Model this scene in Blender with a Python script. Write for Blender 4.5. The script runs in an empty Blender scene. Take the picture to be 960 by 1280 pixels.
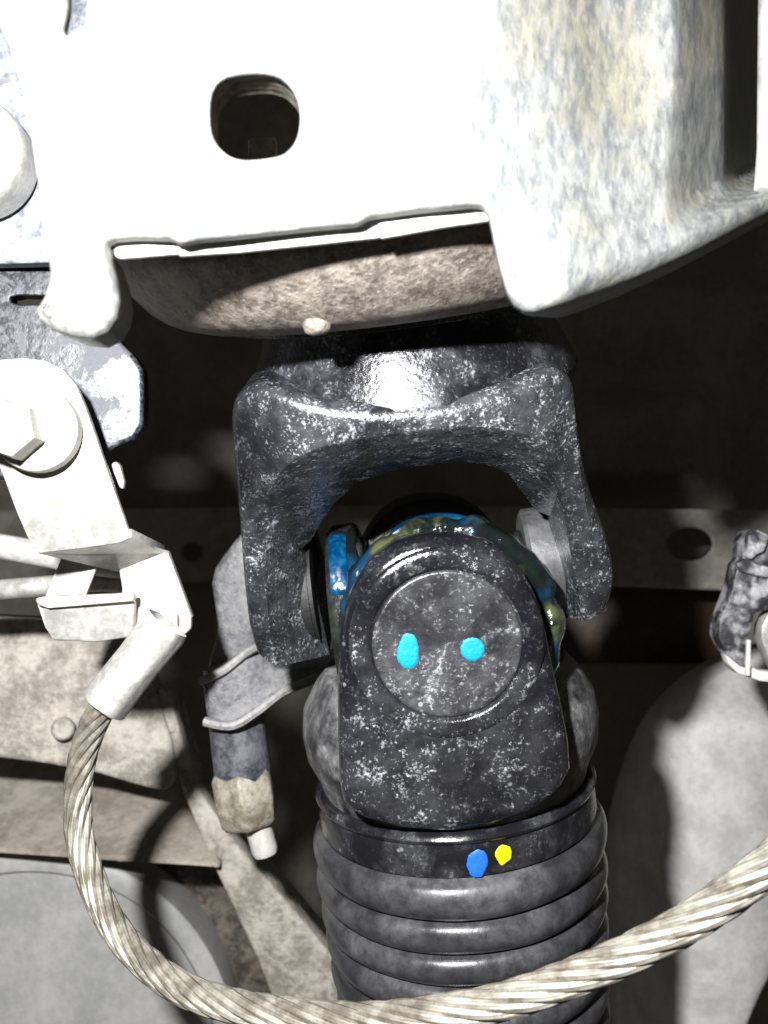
import bpy, bmesh, math, random
from mathutils import Vector, Matrix, noise

random.seed(7)
S = bpy.context.scene
COL = S.collection
F = 1182.0                      # focal length of the phone lens in photo pixels (960 x 1280)

# ------------------------------------------------------------------ camera
cam = bpy.data.cameras.new("camera")
cam.sensor_fit = 'VERTICAL'
cam.sensor_height = 24.0
cam.lens = 24.0 * F / 1280.0
cam.clip_start = 0.005
cam.clip_end = 20
cam.dof.use_dof = True
cam.dof.focus_distance = 0.238
cam.dof.aperture_fstop = 13.0
camo = bpy.data.objects.new("camera", cam)
COL.objects.link(camo)
camo.location = (0, 0, 0)
camo.rotation_euler = (math.radians(90), 0, 0)
S.camera = camo

# ------------------------------------------------------------------ light: one hand torch beside the lens, faint grey surroundings
w = bpy.data.worlds.new("World")
S.world = w
w.use_nodes = True
bg = w.node_tree.nodes["Background"]
bg.inputs[0].default_value = (1.0, 0.95, 0.86, 1)
bg.inputs[1].default_value = 0.052
LIGHT = Vector((-0.055, 0.0, 0.066))
lt = bpy.data.lights.new("torch", 'SPOT')
lt.energy = 12.5
lt.color = (0.985, 0.985, 1.0)
lt.shadow_soft_size = 0.007
lt.spot_size = math.radians(140)
lt.spot_blend = 1.0
lo = bpy.data.objects.new("torch", lt)
COL.objects.link(lo)
lo.location = LIGHT
aim = Vector((-0.048, 0.20, -0.010))
lo.rotation_euler = (aim - LIGHT).to_track_quat('-Z', 'Y').to_euler()

vs = S.view_settings
vs.view_transform = 'Standard'
vs.look = 'None'
vs.exposure = 0.0
vs.gamma = 1.0
vs.use_curve_mapping = False
S.cycles.use_denoising = True
S.cycles.max_bounces = 6

# ------------------------------------------------------------------ helpers
ZS = 1.0
def P(px, py, d):
    d = d * ZS
    return Vector(((px - 480) / F * d, d, (640 - py) / F * d))

def proj(v):
    return (480 + v.x / v.y * F, 640 - v.z / v.y * F)

def hit(px, py, o, n):
    """the photo pixel's point on the plane through o with normal n"""
    r = Vector(((px - 480) / F, 1.0, (640 - py) / F))
    return r * (o.dot(n) / r.dot(n))

def thing(name, label, cat, loc=(0, 0, 0), group=None):
    o = bpy.data.objects.new(name, None)
    o.empty_display_size = 0.01
    COL.objects.link(o)
    o.location = loc
    o["label"] = label
    o["category"] = cat
    if group:
        o["group"] = group
    return o

def tag(o, label=None, cat=None, group=None, kind=None):
    for k, v in (("label", label), ("category", cat), ("group", group), ("kind", kind)):
        if v:
            o[k] = v
    return o

def finish(name, bm, mat, parent=None, angle=38, smooth=True):
    bm.normal_update()
    me = bpy.data.meshes.new(name)
    c = Vector()
    for v in bm.verts:
        c += v.co
    c /= max(1, len(bm.verts))
    for v in bm.verts:
        v.co -= c
    bm.to_mesh(me)
    bm.free()
    if smooth:
        me.polygons.foreach_set("use_smooth", [True] * len(me.polygons))
        me.set_sharp_from_angle(angle=math.radians(angle))
    me.materials.append(mat)
    o = bpy.data.objects.new(name, me)
    COL.objects.link(o)
    if parent:
        o.parent = parent
        p = Vector()
        q = parent
        while q:
            p += q.location
            q = q.parent
        o.location = c - p
    else:
        o.location = c
    return o

def bevel_bm(bm, off, seg=2, ang=30):
    es = [e for e in bm.edges if len(e.link_faces) == 2 and e.calc_face_angle(0) > math.radians(ang)]
    if es and off > 0:
        bmesh.ops.bevel(bm, geom=es, offset=off, segments=seg, profile=0.5, affect='EDGES', clamp_overlap=True)

def prism_bm(front, ext, bev=0.0, seg=2):
    """front: list of Vectors, ext: Vector or list of Vectors for the back loop"""
    bm = bmesh.new()
    a = [bm.verts.new(v) for v in front]
    if isinstance(ext, Vector):
        b = [bm.verts.new(v + ext) for v in front]
    else:
        b = [bm.verts.new(v) for v in ext]
    n = len(a)
    bm.faces.new(a)
    bm.faces.new(b[::-1])
    for i in range(n):
        bm.faces.new((a[i], b[i], b[(i + 1) % n], a[(i + 1) % n]))
    bmesh.ops.recalc_face_normals(bm, faces=bm.faces)
    bevel_bm(bm, bev, seg)
    return bm

def prism(name, poly, d, thick, mat, parent=None, bev=0.0006, seg=2, dfn=None, ext=None, angle=38):
    """polygon drawn at distance d (or d given per point), given thickness away from the viewer"""
    pts = []
    for p in poly:
        dd = p[2] if len(p) > 2 else (dfn(p[0], p[1]) if dfn else d)
        pts.append(P(p[0], p[1], dd))
    return finish(name, prism_bm(pts, ext if ext is not None else Vector((0, thick, 0)), bev, seg), mat, parent, angle)

def frame_of(axis, ref=Vector((0, 1, 0))):
    z = axis.normalized()
    x = ref.cross(z)
    if x.length < 1e-6:
        x = Vector((1, 0, 0)).cross(z)
    x.normalize()
    y = z.cross(x)
    return x, y, z

def lathe_bm(prof, o, axis, n=64, ref=Vector((0, 1, 0)), cap=True, wob=None):
    x, y, z = frame_of(axis, ref)
    bm = bmesh.new()
    rows = []
    for (h, r) in prof:
        row = []
        for i in range(n):
            a = 2 * math.pi * i / n
            rr = r + (wob(a, h, r) if wob else 0)
            row.append(bm.verts.new(o + z * h + (x * math.cos(a) + y * math.sin(a)) * rr))
        rows.append(row)
    for k in range(len(rows) - 1):
        for i in range(n):
            bm.faces.new((rows[k][i], rows[k][(i + 1) % n], rows[k + 1][(i + 1) % n], rows[k + 1][i]))
    if cap:
        bm.faces.new(rows[0][::-1])
        bm.faces.new(rows[-1])
    bmesh.ops.recalc_face_normals(bm, faces=bm.faces)
    return bm

def spline(pts, n):
    """Catmull-Rom through pts (tuples of any length), n samples"""
    out = []
    m = len(pts) - 1
    for k in range(n):
        t = k / (n - 1) * m
        i = min(int(t), m - 1)
        u = t - i
        p0, p1, p2, p3 = pts[max(i - 1, 0)], pts[i], pts[i + 1], pts[min(i + 2, m)]
        out.append(tuple(0.5 * (2 * b + (c - a) * u + (2 * a - 5 * b + 4 * c - d) * u * u + (3 * b - a - 3 * c + d) * u ** 3)
                         for a, b, c, d in zip(p0, p1, p2, p3)))
    return out

def tube_bm(path, rad, n=12, cap=True, twist=None):
    """path: list of Vectors, rad: number or list"""
    bm = bmesh.new()
    rows = []
    m = len(path)
    t0 = (path[1] - path[0]).normalized()
    nx = t0.cross(Vector((0, 1, 0)))
    if nx.length < 1e-4:
        nx = t0.cross(Vector((1, 0, 0)))
    nx.normalize()
    for k in range(m):
        t = (path[min(k + 1, m - 1)] - path[max(k - 1, 0)]).normalized()
        nx = (nx - t * nx.dot(t)).normalized()
        ny = t.cross(nx)
        r = rad[k] if isinstance(rad, (list, tuple)) else rad
        rows.append([bm.verts.new(path[k] + (nx * math.cos(2 * math.pi * i / n) + ny * math.sin(2 * math.pi * i / n)) * r) for i in range(n)])
    for k in range(m - 1):
        for i in range(n):
            bm.faces.new((rows[k][i], rows[k][(i + 1) % n], rows[k + 1][(i + 1) % n], rows[k + 1][i]))
    if cap:
        bm.faces.new(rows[0][::-1])
        bm.faces.new(rows[-1])
    bmesh.ops.recalc_face_normals(bm, faces=bm.faces)
    return bm

def resample(poly, step, closed=True):
    pts = [Vector((p[0], p[1], 0)) for p in poly]
    if closed:
        pts = pts + [pts[0]]
    L = [0]
    for a, b in zip(pts, pts[1:]):
        L.append(L[-1] + (b - a).length)
    n = max(8, int(L[-1] / step)) if closed else step
    out = []
    j = 0
    for k in range(n):
        s = L[-1] * k / (n if closed else n - 1)
        while j < len(L) - 2 and s > L[j + 1]:
            j += 1
        u = (s - L[j]) / max(1e-9, L[j + 1] - L[j])
        out.append(pts[j].lerp(pts[j + 1], u))
    return out

def chaikin(poly, it=2):
    """rounds the corners of a closed polygon"""
    for _ in range(it):
        q = []
        n = len(poly)
        for i in range(n):
            a, b = poly[i], poly[(i + 1) % n]
            q.append((a[0] * .75 + b[0] * .25, a[1] * .75 + b[1] * .25))
            q.append((a[0] * .25 + b[0] * .75, a[1] * .25 + b[1] * .75))
        poly = q
    return poly

def area2(l):
    return sum(l[i].x * l[(i + 1) % len(l)].y - l[(i + 1) % len(l)].x * l[i].y for i in range(len(l)))

def sheet(name, outer, holes, dfn, mat, parent=None, rfn=None, roll=10, lip=lambda x, y, h: 0.002, grid=28, step=7, wall=0.0012, nr=5, angle=50, zfn=None):
    """pressed sheet metal: rolled rim of radius `roll` px and a lip of lip(x, y, is_hole) metres turned away from the viewer"""
    bm = bmesh.new()
    inner_edges = []
    for hi, lp in enumerate([outer] + holes):
        l = resample(lp, step if hi == 0 else step * .6)
        if (area2(l) < 0) != (hi > 0):
            l = l[::-1]
        n = len(l)
        nor = []
        for i in range(n):
            t = (l[(i + 1) % n] - l[i - 1]).normalized()
            nor.append(Vector((-t.y, t.x, 0)))       # points into the sheet
        R = [(rfn(q.x, q.y) if rfn and hi == 0 else (roll if hi == 0 else roll * .35)) for q in l]
        for _ in range(24):
            R = [(R[i - 1] + 2 * R[i] + R[(i + 1) % n]) / 4 for i in range(n)]
        rings = []
        for k in range(nr + 1):
            th = math.pi / 2 * k / nr
            rings.append([bm.verts.new(Vector((l[i].x + nor[i].x * R[i] * (1 - math.sin(th)), l[i].y + nor[i].y * R[i] * (1 - math.sin(th)), R[i] * 0.00015 * (1 - math.cos(th))))) for i in range(n)])
        rings.append([bm.verts.new(Vector((l[i].x, l[i].y, R[i] * 0.00015 + lip(l[i].x, l[i].y, hi > 0)))) for i in range(n)])
        for a, b in zip(rings, rings[1:]):
            for i in range(n):
                bm.faces.new((a[i], a[(i + 1) % n], b[(i + 1) % n], b[i]))
        for i in range(n):
            inner_edges.append(bm.edges.get((rings[0][i], rings[0][(i + 1) % n])))
    bmesh.ops.triangle_fill(bm, use_beauty=True, use_dissolve=False, edges=inner_edges)
    xs = [v.co.x for v in bm.verts]
    ys = [v.co.y for v in bm.verts]
    x = min(xs) + grid
    while x < max(xs):
        bmesh.ops.bisect_plane(bm, geom=bm.verts[:] + bm.edges[:] + bm.faces[:], plane_co=(x, 0, 0), plane_no=(1, 0, 0), dist=0.01)
        x += grid
    y = min(ys) + grid
    while y < max(ys):
        bmesh.ops.bisect_plane(bm, geom=bm.verts[:] + bm.edges[:] + bm.faces[:], plane_co=(0, y, 0), plane_no=(0, 1, 0), dist=0.01)
        y += grid
    for v in bm.verts:
        z = v.co.z
        v.co = P(v.co.x, v.co.y, dfn(v.co.x, v.co.y)) + Vector((0, z, 0))
    bmesh.ops.recalc_face_normals(bm, faces=bm.faces)
    # make the front face the viewer
    s = sum(f.normal.y * f.calc_area() for f in bm.faces)
    if s > 0:
        bmesh.ops.reverse_faces(bm, faces=bm.faces)
    o = finish(name, bm, mat, parent, angle)
    m = o.modifiers.new("wall", 'SOLIDIFY')
    m.thickness = wall
    m.offset = -1
    return o

# ------------------------------------------------------------------ materials
class N:
    def __init__(s, name):
        s.m = bpy.data.materials.new(name)
        s.m.use_nodes = True
        s.t = s.m.node_tree
        s.b = s.t.nodes["Principled BSDF"]
        tc = s.t.nodes.new("ShaderNodeTexCoord")
        s.co = tc.outputs["Object"]

    def link(s, a, b):
        s.t.links.new(a, b)

    def setin(s, node, i, v):
        if hasattr(v, "is_output") or isinstance(v, bpy.types.NodeSocket):
            s.link(v, node.inputs[i])
        else:
            node.inputs[i].default_value = v

    def map(s, scale=(1, 1, 1), rot=(0, 0, 0), loc=(0, 0, 0)):
        n = s.t.nodes.new("ShaderNodeMapping")
        s.link(s.co, n.inputs[0])
        n.inputs["Location"].default_value = loc
        n.inputs["Scale"].default_value = scale
        n.inputs["Rotation"].default_value = rot
        return n.outputs[0]

    def noise(s, scale, detail=4, rough=0.55, dist=0.0, co=None):
        n = s.t.nodes.new("ShaderNodeTexNoise")
        s.link(co or s.co, n.inputs["Vector"])
        n.inputs["Scale"].default_value = scale
        n.inputs["Detail"].default_value = detail
        n.inputs["Roughness"].default_value = rough
        n.inputs["Distortion"].default_value = dist
        return n.outputs["Fac"]

    def voro(s, scale, co=None, out="Distance", rnd=1.0):
        n = s.t.nodes.new("ShaderNodeTexVoronoi")
        s.link(co or s.co, n.inputs["Vector"])
        n.inputs["Scale"].default_value = scale
        n.inputs["Randomness"].default_value = rnd
        return n.outputs[out]

    def ramp(s, v, a, b, lo=0.0, hi=1.0, smooth=True):
        n = s.t.nodes.new("ShaderNodeMapRange")
        n.interpolation_type = 'SMOOTHSTEP' if smooth else 'LINEAR'
        s.link(v, n.inputs[0])
        n.inputs[1].default_value = a
        n.inputs[2].default_value = b
        n.inputs[3].default_value = lo
        n.inputs[4].default_value = hi
        return n.outputs[0]

    def math(s, op, a, b=0.0, clamp=False):
        n = s.t.nodes.new("ShaderNodeMath")
        n.operation = op
        n.use_clamp = clamp
        s.setin(n, 0, a)
        s.setin(n, 1, b)
        return n.outputs[0]

    def mix(s, f, a, b):
        n = s.t.nodes.new("ShaderNodeMix")
        n.data_type = 'RGBA'
        s.setin(n, 0, f)
        s.setin(n, 6, a if not isinstance(a, tuple) else (*a, 1) if len(a) == 3 else a)
        s.setin(n, 7, b if not isinstance(b, tuple) else (*b, 1) if len(b) == 3 else b)
        return n.outputs[2]

    def bump(s, h, dist, strength=1.0, prev=None):
        n = s.t.nodes.new("ShaderNodeBump")
        n.inputs["Strength"].default_value = strength
        n.inputs["Distance"].default_value = dist
        s.link(h, n.inputs["Height"])
        if prev is not None:
            s.link(prev, n.inputs["Normal"])
        return n.outputs[0]

    def out(s, col, rough, metal=0.0, nrm=None, spec=0.5, coat=0.0, coatr=0.1):
        b = s.b
        s.setin(b, "Base Color", (*col, 1) if isinstance(col, tuple) else col)
        s.setin(b, "Roughness", rough)
        s.setin(b, "Metallic", metal)
        s.setin(b, "Specular IOR Level", spec)
        s.setin(b, "Coat Weight", coat)
        s.setin(b, "Coat Roughness", coatr)
        if nrm is not None:
            s.link(nrm, b.inputs["Normal"])
        return s.m

def dusty(name, base=(0.006, 0.006, 0.008), dust=(0.34, 0.345, 0.36), film=0.25, specks=0.5, fine=1500, cloud=45, rough=0.24, cast=0.0, cover=(0.42, 0.66), big=True, fb=.00035):
    """glossy or cast black surface with road dust: thin film in clouds, fine specks and dried splash dots"""
    n = N(name)
    cl = n.ramp(n.noise(cloud, 5, 0.6, 0.3), cover[0], cover[1])
    clu = n.math('MULTIPLY', n.math('SUBTRACT', n.noise(fine * .16, 4, .65), .5), .55)
    f1 = n.ramp(n.math('ADD', n.noise(fine, 3, .7), clu), 0.55, 0.80)
    f2 = n.ramp(n.math('ADD', n.noise(fine * 0.42, 5, .75, 0.2), clu), 0.60, 0.76)
    sp = n.math('MULTIPLY', n.math('MAXIMUM', f1, f2), n.ramp(cl, 0, 1, 0.12, 1.0))
    sp = n.math('MULTIPLY', sp, specks)
    fl = n.math('MULTIPLY', cl, n.ramp(n.noise(fine * .2, 5, .7), .3, .7, film * .35, film * 1.5))
    d = n.math('ADD', sp, fl, True)
    if big:
        v = n.voro(230)
        dot = n.ramp(n.math('ADD', v, n.math('MULTIPLY', n.noise(900, 3, .6), .18)), 0.17, 0.27, 1, 0)
        dot = n.math('MULTIPLY', dot, n.ramp(n.noise(85, 2), 0.55, 0.66))
        d = n.math('MAXIMUM', d, n.math('MULTIPLY', dot, 0.45))
    col = n.mix(d, base, dust)
    r = n.ramp(d, 0, 0.6, rough, 0.85, False)
    nb = n.bump(n.noise(700, 5, .6), fb if not cast else cast * .6, 0.6 if not cast else 1.0)
    if cast:
        nb = n.bump(n.noise(210, 3, .6), cast, 1.0, nb)
    nb = n.bump(d, 0.00012, 0.8, nb)
    return n.out(col, r, 0.0, nb, 0.55)

M = {}
M['cast'] = dusty('dusty_cast_iron', film=0.06, specks=0.85, fine=1250, cloud=26, rough=0.22, cast=0.0003, cover=(.33, .58), dust=(.44,.46,.48))
M['ear'] = dusty('dusty_black_paint', film=0.045, specks=0.8, fine=1000, cloud=26, rough=0.14, cover=(.41, .60), dust=(.42,.43,.45), fb=.00018)
M['hub'] = dusty('grey_dusty_casting', film=0.42, specks=0.4, fine=900, cloud=60, rough=0.35, dust=(.30, .30, .30), cover=(.34, .6))
M['cap'] = dusty('bearing_cap_steel', base=(0.012, 0.012, 0.014), film=0.075, specks=0.6, fine=900, cloud=50, rough=0.28, cover=(.36, .60), dust=(.45,.455,.47))
M['neck'] = dusty('turned_black_steel', film=0.08, specks=0.85, fine=1150, cloud=40, rough=0.22, cover=(.38, .58), dust=(.52,.53,.57))
M['rubber'] = dusty('dusty_rubber', base=(0.014, 0.014, 0.016), film=0.24, specks=0.06, fine=900, cloud=34, rough=0.20, dust=(.25, .25, .255), cover=(.22, .78), big=False, fb=.00010)
M['collar'] = dusty('boot_collar_rubber', base=(0.008, 0.008, 0.010), film=0.07, specks=0.3, fine=1200, cloud=70, rough=0.17, cover=(.46, .64), fb=.0001)
M['plastic'] = dusty('dusty_black_plastic', base=(.025, .025, .028), film=0.55, specks=0.7, fine=500, cloud=130, rough=0.4, dust=(.48, .48, .49), cover=(.4, .6))

def mat_side():
    n = N('dirty_black_bracket_paint')
    a = n.ramp(n.noise(85, 7, .74, .6), .48, .60)
    b = n.ramp(n.noise(420, 4, .7), .42, .62)
    d = n.math('MULTIPLY', n.math('MAXIMUM', a, n.math('MULTIPLY', b, .3)), n.ramp(b, 0, 1, .6, 1))
    d = n.ramp(d, 0, 1, .03, 1, False)
    col = n.mix(d, (.006, .007, .011), (.105, .109, .122))
    return n.out(col, n.ramp(d, 0, 1, .3, .8), 0, n.bump(n.noise(500, 5), .00012), .5)
M['side'] = mat_side()

def mat_pressed():
    n = N('pressed_steel_with_dirt')
    st = n.map((1, 1, 0.42), (0, math.radians(-26), 0))
    a = n.noise(430, 8, .74, .1, st)
    b = n.noise(42, 6, .7, .2)
    c = n.noise(900, 5, .75, .1, st)
    g = n.noise(110, 6, .7, .2)
    col = n.mix(n.ramp(a, .36, .64), (.115, .122, .125), (.245, .248, .235))
    col = n.mix(n.math('MULTIPLY', n.ramp(b, .46, .66), n.ramp(a, .35, .65, .15, .75)), col, (.25, .23, .145))
    col = n.mix(n.math('MULTIPLY', n.ramp(g, .54, .70), .35), col, (.085, .09, .09))
    col = n.mix(n.math('MULTIPLY', n.ramp(c, .56, .72), .5), col, (.42, .42, .39))
    r = n.ramp(a, .3, .7, .34, .6)
    return n.out(col, r, 0.15, n.bump(c, .0003, .8, n.bump(a, .0005, .6)), .5)
M['pressed'] = mat_pressed()

def mat_rust():
    n = N('rusty_disc_steel')
    a = n.noise(190, 7, .75)
    b = n.noise(900, 4, .7)
    col = n.mix(n.ramp(a, .38, .62), (.085, .068, .055), (.26, .225, .19))
    col = n.mix(n.math('MULTIPLY', n.ramp(b, .5, .68), .7), col, (.36, .32, .275))
    col = n.mix(n.ramp(n.voro(260), .05, .2, .6, 0), col, (.05, .04, .035))
    return n.out(col, .55, 0.2, n.bump(b, .0004, 1, n.bump(a, .0008, 1)), .5)
M['rust'] = mat_rust()

def simple(name, c1, c2, scale=80, rough=.5, metal=0., bump=.0003, r2=None, fine=600):
    n = N(name)
    a = n.noise(scale, 6, .65, .3)
    b = n.noise(fine, 4, .7)
    f = n.math('ADD', n.math('MULTIPLY', a, .65), n.math('MULTIPLY', b, .35))
    col = n.mix(n.ramp(f, .38, .62), c1, c2)
    return n.out(col, n.ramp(a, .35, .65, rough, r2 if r2 else rough), metal, n.bump(b, bump, .8), .5)

M['side_lit'] = simple('dusty_lit_plate_paint', (.10, .105, .12), (.36, .37, .41), 90, .5, 0, .0002, .7, 500)  # dusty bracket paint made paler: closeness to the torch put into the colour
M['zinc'] = simple('zinc_plated_steel', (.33, .325, .30), (.54, .53, .49), 140, .36, .4, .0001, .55, 700)
M['white_steel'] = simple('bare_strip_steel', (.40, .40, .39), (.62, .61, .59), 150, .4, .2, .0001)
M['hole_steel'] = simple('hole_wall_steel', (.10, .085, .06), (.3, .27, .22), 300, .5, .3, .0002)
M['wire'] = None
M['under'] = simple('underbody_dark_paint', (.13, .124, .098), (.22, .21, .168), 18, .5, 0, .0004, .7, 260)
M['beam'] = simple('underbody_beam_paint', (.16, .153, .128), (.29, .275, .235), 26, .45, 0, .0004, .6, 300)
M['rail'] = simple('mud_coated_rail', (.22, .195, .16), (.50, .46, .40), 75, .75, 0, .0012, .9, 420)
M['ledge'] = simple('dirty_beige_panel', (.20, .175, .14), (.36, .325, .27), 40, .7, 0, .0006, .85, 300)
M['mud'] = simple('dark_mud_crust', (.035, .030, .024), (.17, .145, .115), 95, .85, 0, .0015, .95, 350)
M['tank'] = simple('grey_tank_steel', (.27, .27, .255), (.38, .375, .35), 22, .42, 0, .0002, .6, 260)
M['shield'] = simple('dusty_grey_shield', (.54, .54, .52), (.76, .74, .70), 48, .6, 0, .0004, .8, 320)
M['stud'] = simple('dirty_nut_steel', (.15, .13, .09), (.36, .33, .27), 120, .5, .2, .0004, .7)
M['stub'] = simple('pale_plastic_cap', (.42, .40, .36), (.52, .5, .46), 200, .5)
M['clip'] = simple('dirty_clip_steel', (.065, .066, .072), (.19, .188, .186), 90, .45, .1, .0003, .7)
M['clip_pale'] = simple('pale_clip_edge_steel', (.15, .15, .145), (.30, .295, .285), 90, .45, .1, .0003, .7)  # paler tone for the rims of the clip band
M['sleeve'] = simple('dirty_sleeve_steel', (.03, .032, .04), (.13, .13, .14), 90, .4, .1, .0003, .7)
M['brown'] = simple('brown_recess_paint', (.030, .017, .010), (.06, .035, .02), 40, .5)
M['black_seal'] = simple('black_greased_shaded_rubber', (.006, .006, .006), (.018, .02, .018), 150, .25)
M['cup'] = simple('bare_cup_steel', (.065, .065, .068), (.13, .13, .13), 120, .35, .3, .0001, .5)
M['black'] = simple('black_shade_and_dirt', (.004, .004, .004), (.008, .008, .008), 50, .6)  # near-black standing in for shade inside the joint, also for rope dirt

def mat_wire():
    n = N('steel_wire_strand')
    # fine wires laid along the strand (U runs round the strand, V along it)
    uv = n.t.nodes.new("ShaderNodeUVMap").outputs[0]
    sep = n.t.nodes.new("ShaderNodeSeparateXYZ")
    n.link(uv, sep.inputs[0])
    ph = n.math('ADD', n.math('MULTIPLY', sep.outputs[0], 7 * 2 * math.pi), n.math('MULTIPLY', sep.outputs[1], 6.0))
    wv = n.math('SINE', ph)
    a = n.noise(130, 6, .7)
    col = n.mix(n.ramp(a, .36, .64), (.15, .133, .105), (.39, .365, .31))
    col = n.mix(n.ramp(wv, -1, -.3, .3, 0), col, (.20, .17, .125))
    return n.out(col, .45, .35, n.bump(wv, .0001, .5), .5)
M['wire'] = mat_wire()

def paint(name, c):
    n = N(name)
    a = n.noise(900, 4, .7)
    col = n.mix(n.ramp(a, .35, .7, 0, .35), c, tuple(min(1, x * 1.5 + .01) for x in c))
    col = n.mix(n.math('MULTIPLY', n.ramp(n.noise(1100, 3, .7, 0, n.map((1, 1, 1), (0, 0, 0), (3, 4, 5))), .58, .74), .6), col, (.06, .07, .08))
    return n.out(col, .5, 0, n.bump(n.noise(420, 4, .6), .0004, .8), .4)
M['cyan'] = paint('sky_blue_paint_dot', (.000, .22, .52))
M['blue'] = paint('blue_paint_dot', (.010, .105, .52))
M['yellow'] = paint('yellow_paint_dot', (.72, .60, .0))

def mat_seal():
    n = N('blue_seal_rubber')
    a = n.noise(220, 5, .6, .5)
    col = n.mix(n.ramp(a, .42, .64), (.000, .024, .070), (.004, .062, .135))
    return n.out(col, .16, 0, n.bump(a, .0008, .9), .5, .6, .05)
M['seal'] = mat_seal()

def mat_grease():
    n = N('wet_green_black_grease')
    a = n.noise(110, 3, .5, .4)
    b = n.noise(75, 3, .5, .3, n.map((1, 1, 1), (0, 0, 0), (5, 2, 1)))
    col = n.mix(n.ramp(a, .50, .70), (.005, .008, .007), (.06, .068, .03))
    col = n.mix(n.ramp(b, .50, .64, 0, .75), col, (.002, .035, .085))
    return n.out(col, .10, 0, n.bump(n.noise(480, 3, .6), .0005, .9, n.bump(n.noise(160, 2, .4), .0008, .7)), .5, .8, .03)
M['grease'] = mat_grease()

# ================================================================== SETTING: underside of the vehicle body
def grid_sheet(name, x0, x1, y0, y1, dfn, mat, nx=40, ny=40, parent=None):
    bm = bmesh.new()
    rows = [[bm.verts.new(P(x0 + (x1 - x0) * i / nx, y0 + (y1 - y0) * j / ny, dfn(x0 + (x1 - x0) * i / nx, y0 + (y1 - y0) * j / ny))) for i in range(nx + 1)] for j in range(ny + 1)]
    for j in range(ny):
        for i in range(nx):
            bm.faces.new((rows[j][i], rows[j + 1][i], rows[j + 1][i + 1], rows[j][i + 1]))
    bmesh.ops.recalc_face_normals(bm, faces=bm.faces)
    return finish(name, bm, mat, parent, 60)

def smoothstep(a, b, x):  # Hermite step
    t = min(1, max(0, (x - a) / (b - a)))
    return t * t * (3 - 2 * t)

def under_d(x, y):
    d = 0.56 + .30 * (1 - smoothstep(470, 750, x))
    d -= 0.035 * smoothstep(480, 505, y) * (1 - smoothstep(600, 640, y)) * smoothstep(690, 730, x) * (1 - smoothstep(870, 900, x))
    d += 0.05 * smoothstep(760, 1000, y)
    return d
tag(grid_sheet('underbody_floor', -500, 1500, -400, 1700, under_d, M['under'], 120, 120), kind='structure')

# cross beam with round holes behind the joint
bt = thing('cross_beam', 'grey chassis cross beam with round holes behind the yoke', 'beam', P(620, 740, 0.5))
def circ(cx, cy, rx, ry, n=28):
    return [(cx + rx * math.cos(2 * math.pi * i / n), cy + ry * math.sin(2 * math.pi * i / n)) for i in range(n)]
sheet('beam_face', [(-150, 640), (480, 632), (1200, 640), (1200, 735), (900, 738), (480, 722), (-150, 735)], [circ(862, 680, 29, 21), circ(240, 690, 15, 13)],
      lambda x, y: 0.48 + .30 * (1 - smoothstep(470, 750, x)), M['beam'], bt, roll=7, lip=lambda x, y, h: 0.03 if not h else 0.004, grid=40, step=14)
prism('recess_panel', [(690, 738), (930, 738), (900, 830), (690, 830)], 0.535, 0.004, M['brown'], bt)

# ================================================================== lower left: rail, panel, tank
rl = thing('chassis_rail', 'mud-coated beige chassis rail end behind the wire rope', 'rail', P(60, 960, 0.37))
sheet('rail_face', chaikin([(-80, 770), (60, 775), (150, 785), (190, 850), (222, 955), (214, 990), (180, 985), (100, 960), (-80, 938)], 1), [],
      lambda x, y: 0.36 + 0.00006 * (x) + 0.0012 * noise.noise(Vector((x / 40, y / 40, 0))), M['rail'], rl, roll=9, lip=lambda x, y, h: 0.012, grid=24)
def bolt_head(name, px, py, d, r, h, mat, parent=None, dome=.4, n=24):
    c = P(px, py, d)
    ax = (-c).normalized()
    prof = [(-0.004, r)] + [(h * (1 - dome) + h * dome * math.sin(a), r * (1 - .35 * (1 - math.cos(a)))) for a in [k * math.pi / 12 for k in range(7)]]
    return finish(name, lathe_bm(prof, c, ax, n), mat, parent)
bolt_head('bolt', 79, 911, 0.362, 0.0045, 0.004, M['rail'], rl, .8)
sheet('lower_flange', [(-80, 925), (100, 950), (215, 985), (262, 1050), (275, 1085), (120, 1075), (-80, 1062)], [],
      lambda x, y: 0.405 - 0.0004 * (y - 1000) + 0.0008 * noise.noise(Vector((x / 60, y / 60, 3))), M['ledge'], rl, roll=8, lip=lambda x, y, h: 0.01, grid=30)
sheet('mud_crust', [(-80, 1040), (100, 1055), (270, 1070), (330, 1180), (390, 1300), (430, 1400), (-80, 1400)], [],
      lambda x, y: 0.43 + 0.004 * noise.noise(Vector((x / 25, y / 25, 7))), M['mud'], rl, roll=8, lip=lambda x, y, h: 0.01, grid=22)
sheet('diagonal_strip', [(196, 862), (212, 870), (245, 985), (300, 1062), (360, 1130), (425, 1208), (440, 1400), (395, 1400), (360, 1300), (322, 1200), (270, 1090), (236, 1010), (214, 950)], [],
      lambda x, y: 0.375 + 0.00002 * (y - 900), M['rail'], rl, roll=9, lip=lambda x, y, h: 0.018, grid=26)
# round tank
tc_ = P(20, 1345, 0.385)
tr = 275 / F * 0.385
tprof = [(-0.05, tr), (-0.004, tr), (-0.001, tr * .992), (0, tr * .975), (-0.0005, tr * .90), (-0.003, tr * .885), (-0.003, tr * .5), (-0.001, tr * .3), (0, tr * .01)]
tk = finish('round_tank', lathe_bm(tprof, tc_, Vector((0.12, -1, 0.10)), 96), M['tank'])
tag(tk, 'grey round tank end with a raised rim behind the cable loop', 'tank')

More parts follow.
